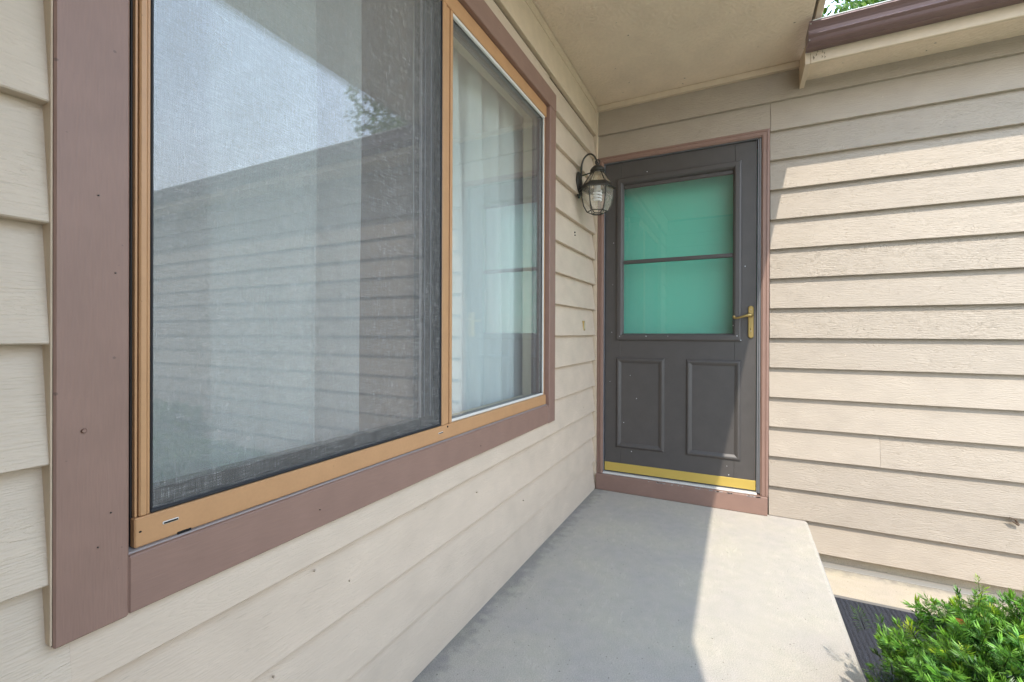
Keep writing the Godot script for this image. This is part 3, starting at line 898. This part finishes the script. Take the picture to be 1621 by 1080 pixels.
func eave() -> void:
	var t := thing("eave", "tan boxed eave over the sunny siding, cracked paint at its end board", "eave")
	put("soffit", box(Vector3(1.160, 2.386, -0.015), Vector3(6.6, 2.397, 0.2275)), M.ceiling, t)
	put("fascia", box(Vector3(1.160, 2.3505, 0.228), Vector3(6.6, 2.468, 0.247), 0.003), M.frieze, t)
	var st := mb()
	prism(st, [Vector2(0.246, 2.3495), Vector2(0.246, 2.44), Vector2(0.02, 2.496), Vector2(-0.012, 2.496), Vector2(-0.012, 2.345)], "x", 1.138, 1.1595)
	put("end_board", st.commit(), M.frieze, t)
	st = mb()
	prism(st, [Vector2(0.29, 2.456), Vector2(0.29, 2.469), Vector2(-5.0, 3.9), Vector2(-5.0, 3.8), Vector2(-0.15, 2.56), Vector2(0.2475, 2.4565)], "x", 1.215, 6.7)
	put("roof_deck", st.commit(), M.shingle, t)
	rng.seed = 12
	st = mb()
	for k in 9:
		var x := 1.17 + rng.randf() * 0.05
		var y := 2.356 + rng.randf() * 0.05
		tube(st, [Vector3(x, y, 0.246), Vector3(x + 0.004, y + 0.007, 0.2482), Vector3(x + 0.001, y + 0.014, 0.2475)], [0.0006, 0.0014, 0.0005], 5)
	put("paint_cracks", st.commit(), M.core, t)

	var g := thing("gutter", "brown metal rain gutter along the eave with a capped left end", "gutter")
	var prof := [Vector2(0.2475, 2.404), Vector2(0.296, 2.402), Vector2(0.2985, 2.3985), Vector2(0.302, 2.402), Vector2(0.330, 2.404), Vector2(0.338, 2.408), Vector2(0.342, 2.414), Vector2(0.345, 2.420), Vector2(0.358, 2.424), Vector2(0.362, 2.428), Vector2(0.361, 2.434), Vector2(0.364, 2.445), Vector2(0.372, 2.455), Vector2(0.384, 2.462), Vector2(0.3895, 2.466), Vector2(0.389, 2.474)]
	var wall := prof.duplicate()
	for i in range(prof.size() - 1, -1, -1):
		var p: Vector2 = prof[i]
		var inn := Vector2(-0.0025, 0.0015) if i > 6 else Vector2(0, 0.0025)
		if i == 0:
			inn = Vector2(0.0, 0.0025)
		wall.append(p + inn)
	st = mb()
	prism(st, wall, "x", 1.142, 6.6)
	put("trough", st.commit(), M.gutter, g)
	put("rim", box(Vector3(1.150, 2.4725, 0.376), Vector3(6.6, 2.4775, 0.3925), 0.0018), M.bead, g)
	st = mb()
	var cap := prof.duplicate()
	cap.append(Vector2(0.2475, 2.474))
	prism(st, cap, "x", 1.1385, 1.1418)
	put("end_cap", st.commit(), M.gutter, g)
	for y in [2.412, 2.465]:
		nail(g, Vector3(1.1445, y, 0.3445 if y < 2.43 else 0.3865), Vector3(-0.3, 0.3, 0.9).normalized(), 0.003, M.screw, "rivet")

# ---------------------------------------------------------------- ground and plants
func ground() -> void:
	var st := mb()
	prism(st, [Vector2(0.003, -0.25), Vector2(1.178, -0.25), Vector2(1.188, -0.03), Vector2(1.186, -0.014), Vector2(1.179, -0.005), Vector2(1.168, 0.0), Vector2(0.003, 0.0)], "z", 0.001, 3.2)
	setting("porch_slab", st.commit(), M.concrete, "raised concrete porch slab")
	setting("walkway", box(Vector3(1.0, -0.4, -0.031), Vector3(2.5, -0.222, 1.22), 0.004), M.tan_concrete, "tan concrete at the foot of the wall")
	put("mortar_edge", box(Vector3(1.19, -0.223, -0.033), Vector3(2.49, -0.2175, 0.03), 0.002), M.mortar).set_meta("kind", "structure")
	setting("planting_bed", box(Vector3(1.18, -0.6, 1.221), Vector3(2.69, -0.23, 6.0), 0.02), M.soil, "brown soil of the planting bed")
	setting("driveway", box(Vector3(2.7, -0.6, 1.3), Vector3(12.0, -0.23, 40.0), 0.01), M.concrete, "pale concrete drive beyond the planting bed")
	setting("lawn", box(Vector3(-90, -0.9, -90), Vector3(90, -0.26, 90)), M.lawn, "lawn around the house")

func doormat() -> void:
	var t := thing("doormat", "ribbed dark grey doormat lying beside the porch slab under the yew", "doormat", Vector3(1.218, -0.222, 0.322))
	t.rotation.y = 0.02
	var W := 0.46
	var L := 0.76
	put("border", box(Vector3(0, 0.0005, 0), Vector3(W, 0.006, L), 0.002), M.mat_rim, t)
	# pile: one surface with rounded ribs along its length
	var st := mb()
	var nx := 132
	var nz := 60
	rng.seed = 9
	var bumps := noise(256, 256, 0.05, 3, 71)
	for i in nx:
		for j in nz:
			for q in [[0, 0], [1, 0], [1, 1], [0, 0], [1, 1], [0, 1]]:
				var u := float(i + q[0]) / nx
				var v := float(j + q[1]) / nz
				var wob := bumps[int(v * 255) * 256 + int(u * 255)] / 255.0 - 0.5
				var e := minf(minf(u, 1.0 - u) * 30.0, minf(v, 1.0 - v) * 40.0)
				var y := 0.0062 + (0.002 + 0.007 * pow(absf(sin(PI * (u * 22.0 + wob * 0.5))), 0.7) + 0.003 * wob) * clampf(e, 0.0, 1.0)
				st.set_smooth_group(0)
				st.set_uv(Vector2(u * W, v * L))
				st.add_vertex(Vector3(0.026 + u * (W - 0.052), y, 0.026 + v * (L - 0.052)))
	st.index()
	st.generate_normals()
	put("pile", st.commit(), M.mat_pile, t)

func sprig(sd: int, tint: Color, tip: Color, n: int, length: float) -> ArrayMesh:
	rng.seed = sd
	var st := mb()
	for k in n:
		var u := (k + 0.5) / n
		var base := Vector3(0, length * u, 0)
		var az := (0.0 if k % 2 == 0 else PI) + rng.randf_range(-0.7, 0.7)
		var lift := lerpf(0.1, 0.9, u * u) + rng.randf_range(-0.15, 0.15)
		var dir := Vector3(cos(az) * cos(lift), sin(lift), sin(az) * cos(lift))
		var side := dir.cross(Vector3.UP).normalized()
		var nl := lerpf(0.023, 0.014, u * u) * rng.randf_range(0.85, 1.15)
		var hw := 0.0018
		var bend := Vector3.DOWN.lerp(Vector3.UP, u) * 0.004
		var m := base + dir * nl * 0.55
		var e := base + dir * nl + bend
		var up := side.cross(dir).normalized() * 0.0007
		var c := tint.lerp(tip, clampf(u * 1.2 - 0.3 + rng.randf_range(-0.15, 0.15), 0.0, 1.0))
		for tr in [[base, m - side * hw, m + up], [base, m + up, m + side * hw], [m - side * hw, e, m + up], [m + up, e, m + side * hw]]:
			var nn: Vector3 = (tr[2] - tr[0]).cross(tr[1] - tr[0]).normalized()
			for p in tr:
				st.set_color(c)
				st.set_normal(nn)
				st.add_vertex(p)
	# twig
	var w := 0.0012
	for k in 3:
		var a := Vector3(cos(TAU * k / 3), 0, sin(TAU * k / 3)) * w
		var b := Vector3(cos(TAU * (k + 1) / 3), 0, sin(TAU * (k + 1) / 3)) * w
		for p in [a, Vector3(0, length, 0), b]:
			st.set_color(Color(0.10, 0.09, 0.03))
			st.set_normal((a + b).normalized())
			st.add_vertex(p)
	return st.commit()

func many(called: String, mesh: Mesh, mat: Material, tr: Array, cols: Array, parent: Node3D) -> MultiMeshInstance3D:
	var mm := MultiMesh.new()
	mm.transform_format = MultiMesh.TRANSFORM_3D
	mm.use_colors = cols.size() > 0
	mm.mesh = mesh
	mm.instance_count = tr.size()
	for i in tr.size():
		mm.set_instance_transform(i, tr[i])
		if cols.size() > 0:
			mm.set_instance_color(i, cols[i])
	var o := MultiMeshInstance3D.new()
	o.name = called
	o.multimesh = mm
	o.material_override = mat
	o.set_meta("kind", "stuff")
	if parent:
		parent.add_child(o, true)
	else:
		add_child(o, true)
	return o

func turned(dir: Vector3, roll: float, s: float, at: Vector3) -> Transform3D:
	var y := dir.normalized()
	var x := y.cross(Vector3(0.31, 0.2, 0.93)).normalized()
	var z := x.cross(y)
	var b := Basis(x, y, z) * Basis(Vector3.UP, roll)
	return Transform3D(b.scaled(Vector3.ONE * s), at)

func yew(label: String, c: Vector3, r: Vector3, count: int, sd: int, shoots: Array) -> Node3D:
	var base := Vector3(c.x, -0.212, c.z)
	var t := thing("yew_shrub", label, "shrub", base, "clipped yews along the house")
	rng.seed = sd
	var lump := FastNoiseLite.new()
	lump.seed = sd
	lump.frequency = 3.2
	var tr := [[], [], []]
	var cols := [[], [], []]
	var place := func(kind: int, d: Vector3, depth: float) -> void:
		# superellipsoid
		var p := 5.0
		var k := pow(pow(absf(d.x), p) + pow(absf(d.y), p) + pow(absf(d.z), p), -1.0 / p)
		var q := d * k
		var f := 1.0 + 0.13 * lump.get_noise_3dv(q * 1.5) + 0.06 * lump.get_noise_3dv(q * 5.0 + Vector3(7, 0, 0))
		var pos := Vector3(q.x * r.x, q.y * r.y, q.z * r.z) * f * depth
		if c.y + pos.y < -0.19:
			return
		var nrm := Vector3(d.x / r.x, d.y / r.y, d.z / r.z).normalized()
		var dir := (nrm + Vector3(0, 0.35, 0) + Vector3(rng.randfn(), rng.randfn(), rng.randfn()) * 0.7).normalized()
		tr[kind].append(turned(dir, rng.randf() * TAU, rng.randf_range(0.75, 1.2), Vector3(0, c.y + 0.212, 0) + pos - dir * 0.02))
		var g := rng.randf_range(0.55, 1.35)
		cols[kind].append(Color(g * rng.randf_range(0.9, 1.15), g, g * rng.randf_range(0.8, 1.05)))
	for i in count:
		var d := Vector3(rng.randfn(), rng.randfn(), rng.randfn()).normalized()
		var deep := 1.0 - absf(rng.randfn()) * 0.08
		var kind := 0
		if deep > 0.96 and rng.randf() < 0.16:
			kind = 1
		place.call(kind, d, deep)
	for s in shoots:
		var p: Vector3 = s
		for k in 3:
			tr[2].append(turned(Vector3(rng.randf_range(-0.2, 0.2), 1, rng.randf_range(-0.2, 0.2)), rng.randf() * TAU, 1.1 - 0.18 * k, p - base + Vector3(0, 0.028 * k - 0.05, 0)))
			cols[2].append(Color(1, 1, 1))
	many("foliage", sprig(sd + 1, Color(0.055, 0.18, 0.025), Color(0.18, 0.38, 0.045), 34, 0.042), M.needle, tr[0], cols[0], t)
	many("new_growth", sprig(sd + 2, Color(0.10, 0.30, 0.025), Color(0.40, 0.52, 0.04), 30, 0.036), M.needle, tr[1], cols[1], t)
	if shoots.size() > 0:
		many("shoot", sprig(sd + 3, Color(0.10, 0.24, 0.025), Color(0.34, 0.44, 0.04), 22, 0.05), M.needle, tr[2], cols[2], t)
	var st := mb()
	for k in 9:
		var an := TAU * k / 9.0 + rng.randf() * 0.4
		var e := Vector3(cos(an) * r.x * 0.72, c.y + 0.212 + r.y * rng.randf_range(0.2, 0.7), sin(an) * r.z * 0.72)
		tube(st, [Vector3(cos(an) * 0.02, -0.03, sin(an) * 0.02), e * 0.45 + Vector3(0, 0.03, 0), e], [0.014, 0.009, 0.003], 6)
	put("branches", st.commit(), M.bark, t)
	return t

func leaf_mesh() -> ArrayMesh:
	var st := mb()
	rng.seed = 31
	for k in 7:
		var o := Vector3(rng.randf_range(-0.09, 0.09), rng.randf_range(-0.09, 0.09), rng.randf_range(-0.09, 0.09))
		var b := Basis.from_euler(Vector3(rng.randf() * TAU, rng.randf() * TAU, rng.randf() * TAU))
		var p := [o, o + b * Vector3(0.03, 0.045, 0.006), o + b * Vector3(0, 0.10, 0), o + b * Vector3(-0.03, 0.045, 0.006)]
		var nn := -b.z
		for j in [0, 1, 2, 0, 2, 3]:
			st.set_normal(nn)
			st.set_color(Color(1, 1, 1))
			st.add_vertex(p[j])
	return st.commit()

func tree(label: String, at: Vector3, height: float, rad: float, sd: int, lm: ArrayMesh, count: int) -> void:
	var t := thing("leafy_tree", label, "tree", at)
	rng.seed = sd
	var st := mb()
	tube(st, [Vector3.ZERO, Vector3(0.05, height * 0.3, 0.02), Vector3(-0.05, height * 0.55, 0.05), Vector3(0.02, height * 0.85, 0)], [0.2, 0.15, 0.11, 0.04], 10)
	var clumps := []
	for k in 26:
		var d := Vector3(rng.randfn(), rng.randfn() * 0.75, rng.randfn()).normalized()
		var e := Vector3(0, height * 0.68, 0) + d * rad * rng.randf_range(0.35, 0.95)
		clumps.append([e, rng.randf_range(0.3, 0.5) * rad])
		tube(st, [Vector3(0, height * rng.randf_range(0.3, 0.6), 0), e * 0.55 + Vector3(0, height * 0.27, 0), e], [0.06, 0.035, 0.01], 6)
	put("trunk", st.commit(), M.bark, t)
	var tr := []
	var cols := []
	for i in count:
		var cl = clumps[rng.randi() % clumps.size()]
		var d := Vector3(rng.randfn(), rng.randfn() * 0.7, rng.randfn()).normalized() * pow(rng.randf(), 0.45) * float(cl[1])
		tr.append(Transform3D(Basis.from_euler(Vector3(rng.randf() * TAU, rng.randf() * TAU, 0)).scaled(Vector3.ONE * rng.randf_range(0.8, 1.4)), cl[0] + d))
		var g := rng.randf_range(0.75, 1.3)
		cols.append(Color(0.11 * g * rng.randf_range(0.8, 1.3), 0.21 * g, 0.035 * g))
	many("crown", lm, M.leaf, tr, cols, t)

# ---------------------------------------------------------------- scene
func _ready() -> void:
	rng.seed = 1
	var cam := Camera3D.new()
	cam.name = "camera"
	cam.projection = Camera3D.PROJECTION_FRUSTUM
	cam.near = 0.05
	cam.far = 400.0
	cam.size = 0.05 * 1080.0 / 714.91
	cam.frustum_offset = Vector2(0, -7.9 / 714.91 * 0.05)
	cam.basis = Basis(Vector3.UP, deg_to_rad(26.682)) * Basis(Vector3.RIGHT, deg_to_rad(-0.1225)) * Basis(Vector3.BACK, deg_to_rad(0.2126))
	cam.position = Vector3(0.84956, 1.0, 2.90522)
	add_child(cam)
	cam.current = true

	var env := Environment.new()
	env.background_mode = Environment.BG_SKY
	var sky := Sky.new()
	var sm := ProceduralSkyMaterial.new()
	sm.sky_top_color = Color(0.72, 0.82, 0.95)
	sm.sky_horizon_color = Color(1.0, 0.985, 0.955)
	sm.sky_curve = 0.18
	sm.ground_bottom_color = Color(0.35, 0.36, 0.3)
	sm.ground_horizon_color = Color(0.6, 0.62, 0.6)
	sm.sun_angle_max = 20.0
	sky.sky_material = sm
	env.sky = sky
	env.background_energy_multiplier = 2.85
	env.tonemap_mode = Environment.TONE_MAPPER_LINEAR
	env.tonemap_exposure = 1.5
	env.sdfgi_enabled = true
	env.ssao_enabled = true
	env.ssil_enabled = true
	var we := WorldEnvironment.new()
	we.environment = env
	add_child(we)
	var sun := DirectionalLight3D.new()
	sun.name = "sun"
	sun.light_energy = 1.0
	sun.light_color = Color(1.0, 0.965, 0.915)
	sun.light_angular_distance = 0.5
	sun.shadow_enabled = true
	sun.look_at_from_position(Vector3(0.189, 1.0, 0.73), Vector3.ZERO)
	add_child(sun)

	make_materials()
	ground()
	door_wall()
	window_wall()
	porch()
	eave()
	inside()
	window()
	doors()
	lantern()
	bell()
	doormat()
	var shoots := []
	rng.seed = 40
	for k in 13:
		shoots.append(Vector3(1.42 + 0.05 * k + rng.randf_range(-0.02, 0.02), 0.292 + rng.randf_range(-0.02, 0.03), 1.24 + rng.randf_range(-0.03, 0.2)))
	yew("sunlit bright green clipped yew overhanging the doormat and slab edge", Vector3(2.01, -0.008, 1.95), Vector3(0.81, 0.37, 0.78), 36000, 101, shoots)
	var lf := mb()
	for q in [[Vector3(0, 0, 0), Vector3(0.012, 0.006, 0.01), Vector3(0.006, 0.022, 0.006)], [Vector3(0, 0, 0), Vector3(0.006, 0.022, 0.006), Vector3(-0.008, 0.018, -0.004)], [Vector3(0.004, 0.012, 0.004), Vector3(0.016, 0.02, 0.002), Vector3(0.006, 0.022, 0.006)]]:
		face(lf, q, Vector3(-0.3, 0.4, 1.0))
	tag(put("dead_leaf", lf.commit(), M.dry, null, Vector3(1.335, 0.292, 1.43)), "curled brown dead leaf caught on top of the yew", "leaf")
	yew("low yew against the sunny wall, the nearer of two seen mirrored in the window", Vector3(4.3, 0.0, 0.75), Vector3(0.7, 0.32, 0.5), 3500, 111, [])
	yew("low yew against the sunny wall, the farther of two seen mirrored in the window", Vector3(5.8, 0.0, 0.75), Vector3(0.75, 0.34, 0.5), 3500, 121, [])
	var lm := leaf_mesh()
	tree("broadleaf tree with light green crown rising behind the house roof", Vector3(5.38, -0.3, -8.0), 10.5, 3.0, 201, lm, 9000)
